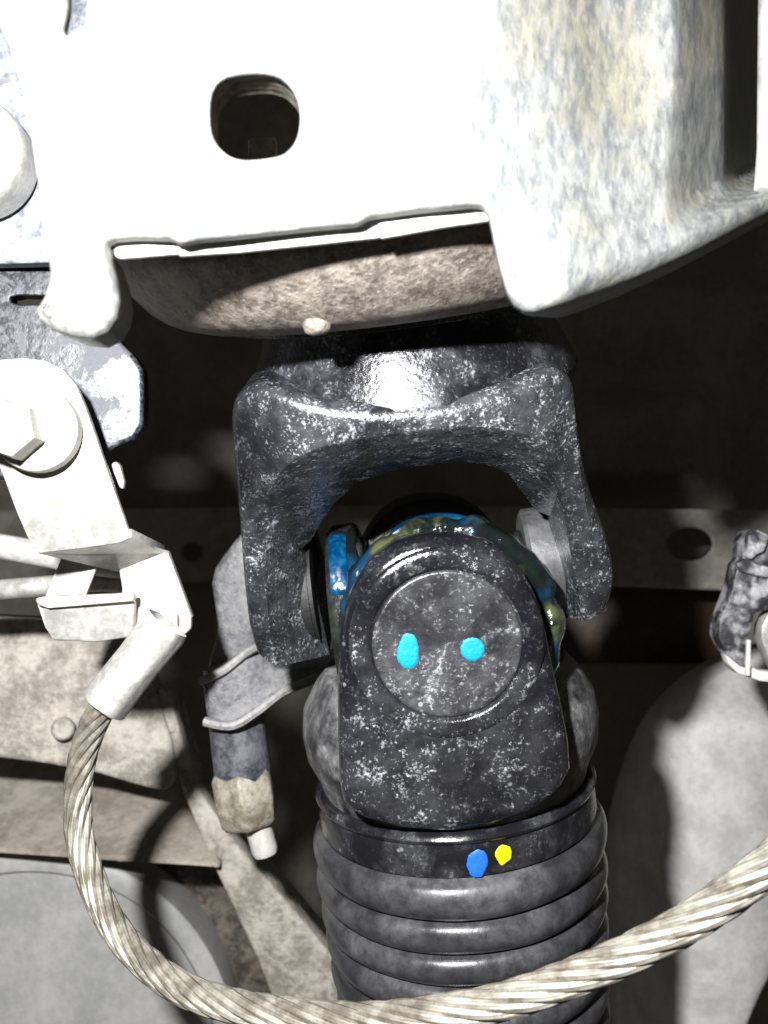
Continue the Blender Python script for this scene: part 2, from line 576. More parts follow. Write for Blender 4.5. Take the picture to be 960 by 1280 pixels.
# two pipes at the left
def pipe(name, pts, r, mat, label, cat, n=14):
    s = spline(pts, 30)
    o = finish(name, tube_bm([P(*p) for p in s], r, n), mat)
    return tag(o, label, cat)
pipe('brake_pipe', [(-60, 676, .30), (0, 683, .30), (40, 690, .30), (120, 705, .31), (200, 715, .34)], 0.0040, M['white_steel'], 'thin pale pipe passing just under the zinc bracket', 'pipe')
pipe('fuel_pipe', [(-60, 742, .30), (0, 737, .30), (50, 733, .30), (130, 728, .32), (210, 738, .36)], 0.0032, M['zinc'], 'lower dirty beige pipe behind the looped strip', 'pipe')

# ================================================================== lower right: shield
def shd(x, y):
    return 0.45 + 0.05 * (1 - smoothstep(780, 900, x)) ** 2 + 0.03 * (1 - smoothstep(820, 920, y)) + 0.02 * smoothstep(930, 1060, x)
sh = sheet('heat_shield', chaikin([(775, 1420), (770, 1100), (785, 1010), (815, 930), (850, 882), (900, 842), (960, 815), (1080, 800), (1080, 1060), (985, 1180), (930, 1290), (900, 1420)], 2), [],
           shd, M['shield'], None, roll=16, lip=lambda x, y, h: 0.03, grid=20, step=9)
tag(sh, 'large dusty grey curved shield behind the rope at the lower corner', 'heat shield')

# ================================================================== dirty black side bracket (two plates)
ZS = 1.26
sb = thing('side_bracket', 'dusty black steel bracket carrying the zinc anchor and bolts', 'bracket', P(60, 560, 0.21))
sheet('upper_plate', [(-120, -120), (130, -120), (140, 250), (120, 326), (-120, 332)], [], lambda x, y: 0.194, M['side_lit'], sb, roll=5, lip=lambda x, y, h: 0.004)
sheet('lower_plate', [(-120, 336), (60, 331), (120, 372), (150, 428), (168, 446), (178, 462), (179, 500), (178, 532), (168, 548), (145, 558), (120, 575), (60, 600), (-120, 600)], [chaikin([(10, 368), (70, 370), (70, 382), (14, 381)], 1)],
      lambda x, y: 0.2005 + .000015 * x, M['side'], sb, roll=6, lip=lambda x, y, h: 0.005)

ZS = 1.0
# ================================================================== pressed bracket (overexposed plate at the top)
pb = thing('pressed_bracket', 'pale pressed steel bracket with a slotted hole above the yoke', 'bracket', P(400, 300, 0.168))
def pb_d(x, y):
    d = 0.166 + 0.010 * smoothstep(560, 860, x)
    ey_ = 344 - .4875 * (x - 800)
    wv_ = 5 * math.sin(y / 60 + .6)
    k_ = 1 - smoothstep(ey_ - 70, ey_ - 20, y)
    q_ = max(0.0, x - 835 - wv_)
    d += (.00024 * q_ * q_ / (q_ + 22) + .00045 * max(0.0, x - 903) ** 1.15 * .6) * k_
    d += 0.006 * smoothstep(838, 1000, x)
    d += 0.0018 * smoothstep(700, 760, x) * (1 - smoothstep(780, 850, x)) * (1 - smoothstep(120, 220, y))
    d += 0.0008 * noise.noise(Vector((x / 130, y / 130, 1.5)))
    # pressed ramp below: bottom of the skirt swells towards the viewer
    d -= 0.003 * smoothstep(230, 330, y) * smoothstep(640, 720, x)
    return d
def pb_lip(x, y, h):
    if h:
        return 0.0022 if y > 60 else .003
    if x > 640 and y > 200:
        return 0.0016 + 0.012 * smoothstep(650, 730, x)
    if x < 150 and y > 312:
        return 0.0085
    return 0.0016
outer = [(84, -60), (84, 8), (78, 36), (83, 43), (90, 36), (104, 30), (108, -2), (110, -60), (1060, -60), (1060, 215), (1000, 245), (960, 266), (880, 308), (800, 344), (720, 374), (672, 388), (658, 388), (645, 380), (635, 365), (627, 340),
         (618, 300), (612, 268), (604, 256), (590, 255), (520, 262), (462, 270), (446, 279), (400, 283), (300, 294), (245, 299), (226, 303), (212, 297), (170, 296), (140, 298), (131, 303), (133, 318), (141, 345), (145, 372), (141, 395), (130, 412), (112, 421), (85, 418), (62, 410), (44, 398),
         (40, 384), (50, 368), (58, 340), (54, 300), (48, 240), (38, 180), (28, 120), (10, 60), (-20, -10), (-40, -60)]
slot = [(262, 150), (263, 120), (272, 102), (288, 94), (325, 90), (347, 94), (364, 108), (374, 130), (375, 155), (370, 176), (358, 190), (345, 196), (310, 200), (290, 197), (275, 186), (265, 170)]
sheet('pressed_plate', outer, [chaikin(slot, 1)], pb_d, M['pressed'], pb, rfn=lambda x, y: 28 if (x > 720 and y > 200) else (10 if x > 640 and y > 300 else (20 if x < 150 and y > 316 else 6)), roll=9, lip=pb_lip, grid=11, step=5, nr=7)
# inner reinforcing plate: shows as the three bright edge strips under the notch and as the second wall of the slot
def strip(pts, d, th=.0016):
    return prism('reinforcement_edge', pts, d, th, M['white_steel'], pb, bev=.0005)
strip([(138, 270), (226, 270), (226, 317), (150, 323), (143, 320)], .1702)
strip([(222, 262), (475, 250), (475, 297), (300, 315), (222, 320)], .1708)
strip([(468, 250), (500, 245), (590, 235), (612, 235), (613, 276), (560, 283), (475, 298)], .1702)
prism('inner_plate', [(110, 210), (640, 190), (640, 262), (480, 280), (130, 302)], .1745, .002, M['hole_steel'], pb, bev=0)
# slot wall behind the plate, thread-like rings
sl = resample(chaikin(slot, 1), 6)
bm = bmesh.new()
rows = []
for k, (dd, s) in enumerate([(0.1692, 1.03), (0.1702, 1.01), (0.171, 1.03), (.172, 1.01), (.173, 1.03), (.1745, 1.01)]):
    row = []
    for p in sl:
        q = P(318 + (p.x - 318) * s, 146 + (p.y - 146) * s, 0.166)
        row.append(bm.verts.new(Vector((q.x, dd, q.z))))
    rows.append(row)
for a, b in zip(rows, rows[1:]):
    for i in range(len(a)):
        bm.faces.new((a[i], a[(i + 1) % len(a)], b[(i + 1) % len(a)], b[i]))
bmesh.ops.recalc_face_normals(bm, faces=bm.faces)
finish('slot_wall', bm, M['hole_steel'], pb, 25)
# box section behind the plate
prism('box_back_plate', [(100, -200), (900, -200), (900, 40), (640, 200), (120, 250)], .232, .003, M['under'], pb, bev=.0005)
prism('inner_rib', [(310, 172), (345, 170), (346, 260), (308, 260)], .215, .003, M['rail'], pb)
strip([(957, -20), (1030, -40), (1030, 250), (951, 232), (955, 180)], .182, .004)

# bolt with a round washer at the top left
ZS = 1.26
bo = thing('washer_bolt', 'large round washer and bolt cut by the frame edge', 'bolt', P(-35, 190, .176), 'bolts on the side bracket')
c = P(-38, 192, .186)
ax = Vector((0.05, -1, 0.05)).normalized()
r0 = 72 / F * .186 * ZS
finish('washer', lathe_bm([(-.008, r0), (.0008, r0), (.0018, r0 * .985), (.0024, r0 * .95), (.0024, .001)], c, ax, 64), M['zinc'], bo)
finish('bolt_head', lathe_bm([(.002, r0 * .62), (.008, r0 * .62), (.0095, r0 * .55), (.0095, .0005)], c, ax, 6), M['zinc'], bo, 25)

# ================================================================== zinc anchor of the wire rope
ZS = 1.26
an = thing('cable_anchor', 'bright zinc-plated bent anchor bracket holding the wire rope', 'bracket', P(150, 800, .2))
strap = [(-70, 470), (-30, 455), (0, 449), (28, 447), (55, 450), (78, 461), (95, 481), (108, 512), (122, 552), (140, 604), (156, 650), (164, 672), (150, 679), (100, 686), (44, 692), (32, 668), (18, 635), (4, 597), (-12, 560), (-70, 540)]
def st_d(x, y):
    return .188 + .00002 * (y - 450)
prism('strap', strap, .188, .0026, M['zinc'], an, bev=.0006, dfn=st_d)
# shelf: bends away from the viewer under the strap
a0, a1 = P(44, 692, .1928), P(164, 672, .1924)
b0, b1 = P(150, 716, .208), P(206, 692, .208)
thv = Vector((0, .0006, .0024))
finish('shelf', prism_bm([a0, a1, b1, b0], thv, .0004), M['zinc'], an)
lower = [(148, 712), (206, 690), (216, 706), (228, 738), (239, 770), (239, 786), (231, 794), (222, 790), (215, 800), (180, 815), (160, 800), (150, 770), (152, 735)]
prism('lower_plate', lower, .207, .0026, M['zinc'], an, bev=.0007)
prism('side_edge', [(164, 670, .1926), (172, 676, .197), (210, 690, .207), (241, 771, .207), (237, 772, .2095), (205, 694, .2095), (168, 680, .198)], .2, .002, M['white_steel'], an, bev=.0003)
# looped strip under the shelf
prism('loop_arm', [(76, 698, .212), (122, 704, .206), (108, 742, .204), (96, 757, .204), (52, 757, .212), (60, 735, .212)], .21, .002, M['white_steel'], an, bev=.0005)
prism('loop_bar', [(44, 752, .199), (60, 757, .199), (160, 748, .203), (168, 752, .203), (168, 796, .206), (120, 803, .204), (66, 801, .202), (56, 785, .2)], .2, .003, M['zinc'], an, bev=.0008)
prism('loop_lip', [(42, 748, .197), (52, 746, .197), (168, 741, .201), (168, 752, .201), (60, 761, .197), (46, 757, .197)], .2, .003, M['zinc'], an, bev=.0008)
prism('tab', [(138, 580), (144, 576), (150, 582), (155, 602), (154, 612), (149, 610), (142, 592)], .196, .003, M['zinc'], an, bev=.0006)
prism('hook', [(214, 764), (222, 768), (222, 786), (230, 798), (221, 806), (207, 799), (206, 780)], .2052, .002, M['zinc'], an, bev=.0007)

# bolt through the anchor
ab = thing('flange_bolt', 'white flange bolt clamping the zinc anchor strap', 'bolt', P(40, 540, .185), 'bolts on the side bracket')
c = P(48, 538, .1878)
ax = Vector((0.04, -1, 0.02)).normalized()
r1 = 54 / F * .185 * ZS
finish('washer', lathe_bm([(-.001, r1), (.0014, r1), (.0022, r1 * .97), (.0026, r1 * .9), (.003, r1 * .6), (.003, .0005)], c, ax, 56), M['zinc'], ab)
c2 = P(24, 540, .1865)
r2 = 38 / F * .183 * ZS
finish('bolt_head', lathe_bm([(.000, r2 * .96), (.0008, r2), (.0075, r2), (.009, r2 * .94), (.0095, r2 * .8), (.0095, .0005)], c2, ax, 6, ref=Vector((.35, 0, 1))), M['zinc'], ab, 25)

# ================================================================== wire rope with its crimped ferrule
ZS = 1.0
CR = 0.0039
cp = spline([(205, 790, .2505), (166, 838, .250), (128, 884, .2515), (108, 930, .256), (98, 980, .258), (98, 1032, .256), (109, 1085, .252), (132, 1140, .246), (166, 1188, .239), (212, 1226, .231), (272, 1252, .223), (350, 1268, .215),
             (440, 1275, .208), (530, 1270, .202), (620, 1254, .198), (715, 1222, .195), (800, 1186, .192), (880, 1140, .189), (960, 1082, .186), (1040, 1010, .183), (1120, 920, .180)], 420)
cpv = [P(*p) for p in cp]
rope = thing('wire_rope', 'twisted beige steel wire rope looping below the drive shaft', 'cable', P(440, 1290, .2))
# centre line frames
frames = []
nx = Vector((0, 1, 0))
Ls = [0]
for k in range(len(cpv)):
    t = (cpv[min(k + 1, len(cpv) - 1)] - cpv[max(k - 1, 0)]).normalized()
    nx = (nx - t * nx.dot(t)).normalized()
    frames.append((nx.copy(), t.cross(nx)))
    if k:
        Ls.append(Ls[-1] + (cpv[k] - cpv[k - 1]).length)
NS = 8
sr = CR * math.sin(math.pi / NS) / (1 + math.sin(math.pi / NS)) * 1.10
LAY = 0.054
start = 36
for s in range(NS):
    path = []
    for k in range(start, len(cpv)):
        a = 2 * math.pi * (s / NS + Ls[k] / LAY)
        rr = (CR - sr) * (1 + .03 * math.sin(k * .21 + s))
        path.append(cpv[k] + (frames[k][0] * math.cos(a) + frames[k][1] * math.sin(a)) * rr)
    bm = tube_bm(path, sr, 10)
    uvl = bm.loops.layers.uv.new("UVMap")
    bm.verts.ensure_lookup_table()
    nn = 10
    for f in bm.faces:
        if len(f.verts) != 4:
            continue
        idx = [v.index for v in f.verts]
        bm.verts.index_update()
        idx = [v.index for v in f.verts]
        cols = [i % nn for i in idx]
        wrap = max(cols) == nn - 1 and min(cols) == 0
        for l, i, cc in zip(f.loops, idx, cols):
            u_ = (cc + nn if (wrap and cc == 0) else cc) / nn
            l[uvl].uv = (u_, (i // nn) * .06)
    finish('strand', bm, M['wire'], rope)
finish('rope_core', tube_bm(cpv[start:][::3], CR - sr * 1.5, 10), M['black'], rope)
# ferrule: hollow, slightly hexagonal crimped tube
fa, fb = P(210, 779, .2515), P(129, 882, .2500)
fx = (fb - fa)
fl = fx.length
ro = 31 / F * .25
bmf = lathe_bm([(0, ro * .92), (.002, ro), (fl * .45, ro * .94), (fl * .8, ro * .97), (fl - .0006, ro), (fl, ro * .97), (fl + .0001, ro * .84), (fl - .0006, ro * .79), (fl * .5, ro * .76)],
               fa, fx, 40, cap=False, wob=lambda a, h, r: -.00042 * abs(math.sin(3 * a + .4)) ** 2 * (1 if r > ro * .85 else 0))
finish('ferrule', bmf, M['zinc'], rope)

# ================================================================== drive shaft
J = Vector((0.0165, 0.28, -0.0283))
SD = Vector((0.09, 0.115, -1)).normalized()      # down the shaft
CW = Vector((0, 1, 0)) - SD * SD.y               # along the front trunnion, away from the viewer
CW.normalize()
SX = SD.cross(CW).normalized()
if SX.x < 0:
    SX = -SX
ds = thing('drive_shaft', 'black dusty drive shaft fork with paint dots and ribbed rubber boot', 'drive shaft', J + SD * .12)

def front_h(py, r):
    """distance down the shaft at which the front line of a ring of radius r shows at photo row py"""
    lo_, hi_ = -.05, .3
    for _ in range(50):
        m_ = (lo_ + hi_) / 2
        q = proj(J + SD * m_ - CW * r)
        if q[1] < py:
            lo_ = m_
        else:
            hi_ = m_
    return lo_
hs = front_h(1051, .042)      # seam
print("seam h", hs, "J", proj(J))
hubp = [(hs - .037, .0355), (hs - .032, .0395), (hs - .026, .0430), (hs - .019, .0440), (hs - .012, .0432), (hs - .006, .0405), (hs - .0015, .0392), (hs + .004, .039)]
finish('fork_hub', lathe_bm(hubp, J, SD, 80), M['hub'], ds)
h1 = front_h(1100, .042)
coll = [(hs - .0018, .0385), (hs - .0018, .0405), (hs - .0010, .0416), (hs, .0421), (hs + .0009, .0418), (hs + .0014, .0411), (hs + .0022, .0413), (h1 - .002, .0417), (h1 - .0006, .0414), (h1, .0405), (h1 + .002, .040)]
collar_o = finish('boot_collar', lathe_bm(coll, J, SD, 96), M['collar'], ds)
gro = [h1 + .0003] + [front_h(y, .041) for y in (1150, 1193, 1234)]
while gro[-1] < .16:
    gro.append(gro[-1] + (gro[3] - gro[2]))
bp = [(gro[0] - .002, .0395)]
for k, (a, b) in enumerate(zip(gro, gro[1:])):
    rb = .0446 - .0005 * k
    rg = rb - .0040
    for j in range(13):
        u_ = j / 12
        bp.append((a + (b - a) * u_, rg + (rb - rg) * (math.sin(math.pi * u_) ** .45) - .0003 * u_))
wobf = lambda a, h, r: .00025 * math.sin(3 * a + h * 90) + .00015 * math.sin(7 * a + h * 260)
finish('rubber_boot', lathe_bm(bp, J, SD, 112, wob=wobf), M['rubber'], ds, 80)

# front ear
EO = J - CW * .0445
ear = [(424, 800), (421, 860), (422, 930), (424, 990), (430, 1012), (452, 1028), (500, 1041), (560, 1046), (615, 1039), (665, 1020), (700, 996), (716, 968), (714, 930), (704, 880), (694, 835), (686, 795), (676, 755), (660, 722),
       (636, 694), (605, 676), (568, 669), (530, 670), (496, 680), (466, 700), (444, 730), (430, 765)]
er = [hit(p.x, p.y, EO, CW) for p in resample(ear, 16)]
bm = bmesh.new()
cen = sum(er, Vector()) / len(er)
def inset(pts, k):
    out = []
    n_ = len(pts)
    for i in range(n_):
        t = (pts[(i + 1) % n_] - pts[i - 1]).normalized()
        nn_ = CW.cross(t)
        if nn_.dot(cen - pts[i]) < 0:
            nn_ = -nn_
        out.append(pts[i] + nn_ * k)
    return out
RE = .0046
rows = []
for k in range(7):
    th = math.pi / 2 * k / 6
    rows.append([bm.verts.new(v + CW * (RE * (1 - math.cos(th)))) for v in inset(er, RE * (1 - math.sin(th)))])
rows.append([bm.verts.new(v + CW * .024) for v in er])
rows.append([bm.verts.new(v + CW * .027) for v in inset(er, .003)])
for a, b in zip(rows, rows[1:]):
    for i in range(len(a)):
        bm.faces.new((a[i], a[(i + 1) % len(a)], b[(i + 1) % len(a)], b[i]))
bm.faces.new(rows[0])
bm.faces.new(rows[-1][::-1])
bmesh.ops.recalc_face_normals(bm, faces=bm.faces)
finish('fork_ear', bm, M['ear'], ds, 45)
# ear on the far side
rear = J + CW * .0445
finish('fork_ear', prism_bm([rear - CW * .020 + (v - cen) + SD * .010 for v in er], CW * .020, .003), M['black'], ds)  # far ear coloured near-black: its shade is put into the material

CC = hit(559, 805, EO, CW)
rc = 94 / F * CC.y
finish('boss_ring', lathe_bm([(-.004, rc * 1.32), (-.0002, rc * 1.31), (.0003, rc * 1.27), (.0006, rc * 1.2), (.0008, rc * 1.1), (.0007, rc * 1.045), (-.0004, rc * 1.02), (-.002, rc * 1.015)], CC, -CW, 96, cap=False), M['ear'], ds, 70)
cap_o = finish('bearing_cap', lathe_bm([(-.003, rc * 1.0), (.0001, rc * 1.0), (.0006, rc * .985), (.0007, rc * .95), (.0005, rc * .9), (.0005, rc * .3), (.0005, .0002)], CC, -CW, 96), M['cap'], ds, 60)

def dab(poly, fn, nfn, mat, par, h=.0003):
    """a blob of paint: outline in the photo carried on to the surface by fn, slightly raised"""
    pts = [Vector((p[0] + random.uniform(-.7, .7), p[1] + random.uniform(-.7, .7), 0)) for p in chaikin(poly, 2)]
    cxy = sum(pts, Vector()) / len(pts)
    bm = bmesh.new()
    rows = []
    for s, hh in ((1, .00003), (.94, h * .7), (.8, h), (.5, h * 1.05), (.2, h * 1.1)):
        row = []
        for p in pts:
            q = cxy + (p - cxy) * s
            b = fn(q.x, q.y)
            row.append(bm.verts.new(b + nfn(b) * hh))
        rows.append(row)
    n_ = len(pts)
    for a, b in zip(rows, rows[1:]):
        for i in range(n_):
            bm.faces.new((a[i], a[(i + 1) % n_], b[(i + 1) % n_], b[i]))
    bm.faces.new(rows[-1])
    bmesh.ops.recalc_face_normals(bm, faces=bm.faces)
    if sum(f.normal.y for f in bm.faces) > 0:
        bmesh.ops.reverse_faces(bm, faces=bm.faces)
    return finish('paint_dot', bm, mat, par)
capP = CC - CW * .00052
on_cap = lambda x, y: hit(x, y, capP, CW)
dab([(503, 794), (512, 791), (521, 796), (523, 812), (524, 828), (516, 836), (505, 835), (497, 827), (496, 812), (500, 803)], on_cap, lambda b: -CW, M['cyan'], cap_o)
dab([(582, 799), (592, 796), (602, 800), (607, 811), (603, 821), (593, 827), (582, 824), (576, 816), (576, 806)], on_cap, lambda b: -CW, M['cyan'], cap_o)
def on_col(x, y):
    r_ = Vector(((x - 480) / F, 1, (640 - y) / F))
    R_ = .0415
    # ray - cylinder
    d_ = r_ - SD * r_.dot(SD)
    m_ = -J + SD * J.dot(SD)
    A_ = d_.dot(d_)
    B_ = 2 * d_.dot(m_)
    C_ = m_.dot(m_) - R_ * R_
    return r_ * ((-B_ - math.sqrt(max(0, B_ * B_ - 4 * A_ * C_))) / (2 * A_))
ncol = lambda b: ((b - J) - SD * (b - J).dot(SD)).normalized()
dab([(589, 1065), (600, 1061), (609, 1066), (610, 1080), (606, 1092), (598, 1098), (589, 1096), (583, 1084), (584, 1072)], on_col, ncol, M['blue'], collar_o)
dab([(621, 1059), (632, 1055), (640, 1061), (640, 1072), (632, 1079), (627, 1083), (623, 1077), (618, 1070)], on_col, ncol, M['yellow'], collar_o)

# ================================================================== flange fork (upper)
U = Vector((-0.14, -0.33, 1)).normalized()
EX = (Vector((1, 0, 0)) - U * U.x).normalized()
EY = U.cross(EX).normalized()
if EY.y < 0:
    EY = -EY
fy = thing('flange_yoke', 'dusty black cast fork yoke hanging from the rusty disc', 'yoke', J + U * .11)
HT = .026
def on(px, py, yo):
    return hit(px, py, J + EY * yo, EY)
OP = ([(322, 812), (313, 785), (307, 735), (302, 670), (298, 615), (293, 560), (290, 522)],
      [(290, 522), (292, 500), (298, 489), (313, 478), (335, 476), (356, 485), (403, 499), (480, 504), (560, 497), (635, 477), (670, 462), (695, 456), (711, 466), (717, 485), (719, 515)],
      [(719, 515), (726, 565), (738, 615), (753, 655), (763, 690), (766, 716), (764, 738), (757, 757)])
FP = ([(350, 834), (343, 800), (337, 760), (334, 720), (334, 660), (337, 630)],
      [(337, 630), (349, 598), (373, 577), (413, 561), (498, 548), (567, 538), (630, 542), (668, 553), (690, 574), (700, 610)],
      [(700, 610), (706, 645), (713, 690), (721, 725), (726, 752), (728, 778)])
IP = ([(412, 818), (404, 780), (395, 745), (387, 715), (377, 686)],
      [(377, 686), (389, 675), (402, 652), (415, 632), (445, 604), (498, 586), (578, 576), (612, 582), (637, 593), (655, 618), (670, 638), (687, 645)],
      [(687, 645), (690, 665), (695, 700), (700, 740), (703, 768)])
def keyed(segs):
    out = []
    for k, (sg_, n_) in enumerate(zip(segs, (36, 70, 36))):
        r_ = [(p.x, p.y) for p in resample(sg_, n_, False)]
        out += r_ if k == 0 else r_[1:]
    return out
Or, Fr, Ir = keyed(OP), keyed(FP), keyed(IP)
NP = len(Or)
def smooth_path(pp, it=1):
    for _ in range(it):
        pp = [pp[0]] + [((pp[i - 1][0] + 2 * pp[i][0] + pp[i + 1][0]) / 4, (pp[i - 1][1] + 2 * pp[i][1] + pp[i + 1][1]) / 4) for i in range(1, len(pp) - 1)] + [pp[-1]]
    return pp
Or, Fr = smooth_path(Or, 3), smooth_path(Fr, 3)
bm = bmesh.new()
rings = []
cy = Vector()
for i in range(NP):
    def th_(p_):
        xl = (p_[0] - 508) / F * .235
        return (max(.027, .0455 * (1 - (min(abs(xl), .050) / .0525) ** 3.2) ** .3125) - .026) * (1 - smoothstep(555, 680, p_[1]))
    wt = 1 - smoothstep(470, 540, Or[i][1])
    DR = .0030 + .0015 * wt
    o_ = on(*Or[i], -HT + DR - th_(Or[i]))
    f_ = on(*Fr[i], -HT - th_(Fr[i]))
    n_ = on(*Ir[i], -HT + .016 - th_(Ir[i]))
    inw = (f_ - o_)
    inw = inw - EY * inw.dot(EY)
    L_ = inw.length
    inw = inw / max(L_, 1e-6)
    RO = min(.0042 + .0012 * wt, L_ * .6)
    ring = []
    for k in range(8):             # rounded outer front corner
        th = math.pi / 2 * k / 7
        ring.append(o_ + inw * RO * (1 - math.cos(th)) - EY * (DR * math.sin(th)))
    fe = f_ - inw * min(.0012, L_ * .2)
    ring.append(fe)
    ring.append(f_ + EY * .0008)
    mid = f_.lerp(n_, .8) + EY * -.0003
    ring.append(mid)
    ring.append(n_)
    ring.append(n_ + EY * .0015)
    bk = lambda v, y_: v + EY * (y_ + .010 - (v - J).dot(EY))
    ring.append(bk(n_, HT - .012))
    ring.append(bk(f_, HT))
    ring.append(bk(o_ + inw * RO, HT))
    ring.append(bk(o_ + inw * RO * .3, HT - .0015))
    ring.append(bk(o_, HT - .005))
    rings.append([bm.verts.new(v) for v in ring])
m_ = len(rings[0])
for a, b in zip(rings, rings[1:]):
    for i in range(m_):
        bm.faces.new((a[i], a[(i + 1) % m_], b[(i + 1) % m_], b[i]))
bm.faces.new(rings[0][::-1])
bm.faces.new(rings[-1])
bmesh.ops.recalc_face_normals(bm, faces=bm.faces)
finish('fork', bm, M['cast'], fy, 26)

# turned neck between fork and disc
def front_t(py, r):
    lo_, hi_ = 0, .2
    for _ in range(50):
        m2 = (lo_ + hi_) / 2
        if proj(J + U * m2 - EY * r)[1] > py:
            lo_ = m2
        else:
            hi_ = m2
    return lo_
t0 = front_t(501, .0445)
neckp = [(t0 - .006, .0438), (t0 - .003, .0446)]
for k in range(9):
    neckp.append((t0 - .002 + k * .0011, .0449 - .00050 * k - (.00022 if k % 2 else 0)))
neckp += [(t0 + .009, .0396), (t0 + .012, .0384), (t0 + .016, .0371), (t0 + .022, .0364), (t0 + .040, .0358)]
finish('neck', lathe_bm(neckp, J, U, 112), M['neck'], fy, 50)
tb = front_t(404, .0545)
tt = front_t(296, .073)
print("disc", tb, tt)
dp = [(tb + .003, .033), (tb - .0005, .046), (tb - .0006, .0500), (tb + .0001, .0545), (tb + .0014, .0585), (tb + .0034, .0620), (tb + .006, .0650), (tb + (tt - tb) * .62, .0690), (tt - .001, .0726), (tt, .073), (tt + .003, .0728), (tt + .004, .071), (tt + .004, .02)]
finish('flange_disc', lathe_bm(dp, J, U, 112), M['rust'], fy, 50)
# rivet end under the disc rim
rv = P(396, 400, (J + U * tb - EY * .0575).y)
finish('rivet', lathe_bm([(-.005, .0030), (.0012, .0031), (.0024, .0027), (.003, .0018), (.0032, .0004)], rv, (-U + Vector((0, -.25, 0))).normalized(), 20), M['rust'], fy)
finish('disc_hub', lathe_bm([(tb - .0025, .0445), (tb - .002, .0465), (tb + .002, .0470)], J, U, 80), M['neck'], fy)

# ================================================================== cross of the joint
cr = thing('joint_cross', 'universal joint cross with blue seals and wet grease inside the fork', 'joint', J)
def cylp(a, b, c_, d_):
    return [(a, b), (c_, d_)]
finish('cross_body', lathe_bm([(-.030, .012), (-.029, .0135), (-.016, .0165), (-.012, .023), (.012, .023), (.016, .0145), (.029, .0135), (.030, .012)], J, EX, 40), M['black'], cr)
finish('cross_trunnion', lathe_bm([(-.036, .0125), (.036, .0125)], J, CW, 40), M['black'], cr)
# seals: black rings round the trunnions, grease and shade put into the colour
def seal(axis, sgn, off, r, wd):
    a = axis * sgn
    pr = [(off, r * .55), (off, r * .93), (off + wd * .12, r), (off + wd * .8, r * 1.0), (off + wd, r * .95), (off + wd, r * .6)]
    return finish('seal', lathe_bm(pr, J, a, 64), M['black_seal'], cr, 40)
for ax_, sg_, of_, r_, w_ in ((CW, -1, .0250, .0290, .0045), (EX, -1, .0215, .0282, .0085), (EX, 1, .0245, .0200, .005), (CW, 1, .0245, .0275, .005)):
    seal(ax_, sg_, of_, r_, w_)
# blue stretches painted only where light hits the seals, free of grease
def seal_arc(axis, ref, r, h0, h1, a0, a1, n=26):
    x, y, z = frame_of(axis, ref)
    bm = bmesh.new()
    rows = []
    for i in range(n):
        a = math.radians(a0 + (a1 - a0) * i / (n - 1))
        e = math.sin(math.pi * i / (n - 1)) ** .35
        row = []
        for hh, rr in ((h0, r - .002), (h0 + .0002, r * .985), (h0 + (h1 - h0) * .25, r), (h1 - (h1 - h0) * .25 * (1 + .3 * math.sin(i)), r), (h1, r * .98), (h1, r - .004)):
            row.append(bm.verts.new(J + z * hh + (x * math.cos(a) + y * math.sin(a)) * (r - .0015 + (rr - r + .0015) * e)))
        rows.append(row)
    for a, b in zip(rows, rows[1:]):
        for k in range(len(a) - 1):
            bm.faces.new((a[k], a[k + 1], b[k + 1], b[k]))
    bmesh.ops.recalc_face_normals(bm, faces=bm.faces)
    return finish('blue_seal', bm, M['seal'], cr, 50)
# angle 90 deg points up the picture in both frames
xx, yy, zz = frame_of(-CW, SX)
up_a = math.degrees(math.atan2(U.dot(yy), U.dot(xx)))
print('up', up_a)
seal_arc(-CW, SX, .0312, .0225, .0290, up_a - 22, up_a + 22)
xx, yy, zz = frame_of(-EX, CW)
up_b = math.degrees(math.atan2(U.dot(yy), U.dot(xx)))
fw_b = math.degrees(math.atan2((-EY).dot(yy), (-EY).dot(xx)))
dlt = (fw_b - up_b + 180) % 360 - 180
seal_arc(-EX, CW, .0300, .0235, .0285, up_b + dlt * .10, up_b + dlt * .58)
# bearing cups sitting in the arms of the upper fork
for sg in (-1, 1):
    finish('bearing_cup', lathe_bm([(.026 if sg > 0 else .0345, .0150), (.027 if sg > 0 else .0347, .0165), (.0350, .0165), (.0351, .0160), (.0358, .0160), (.0359, .0165), (.046, .0165), (.047, .016)], J + U * .010, EX * sg, 48), M['cup'] if sg > 0 else M['black'], cr, 30)  # left cup near-black instead of steel: cavity shade put in as colour
def lumpy_torus(o, axis, R, r, a0, a1, amp, n=90, m=14, seed=0, ref=Vector((0, 1, 0))):
    x, y, z = frame_of(axis, ref)
    bm = bmesh.new()
    rows = []
    for i in range(n):
        a = a0 + (a1 - a0) * i / (n - 1)
        e = min(1, 6 * min(i, n - 1 - i) / n + .15)
        d_ = x * math.cos(a) + y * math.sin(a)
        rr = r * e * (1 + amp * noise.noise(Vector((a * 4, seed, 0))))
        Rr = R + .0009 * noise.noise(Vector((a * 7, seed + 5, 0)))
        row = []
        for j in range(m):
            b = 2 * math.pi * j / m
            q = rr * (1 + .22 * noise.noise(Vector((a * 6, b * .9, seed))))
            row.append(bm.verts.new(o + d_ * (Rr + q * math.cos(b)) + z * q * math.sin(b) * 1.3))
        rows.append(row)
    for k in range(n - 1):
        for j in range(m):
            bm.faces.new((rows[k][j], rows[k][(j + 1) % m], rows[k + 1][(j + 1) % m], rows[k + 1][j]))
    bm.faces.new(rows[0][::-1])
    bm.faces.new(rows[-1])
    bmesh.ops.recalc_face_normals(bm, faces=bm.faces)
    return bm
finish('grease', lumpy_torus(J - CW * .0295, -CW, .0274, .0034, 0, 2 * math.pi, .45, 160, 14, 2.0), M['grease'], cr, 180)
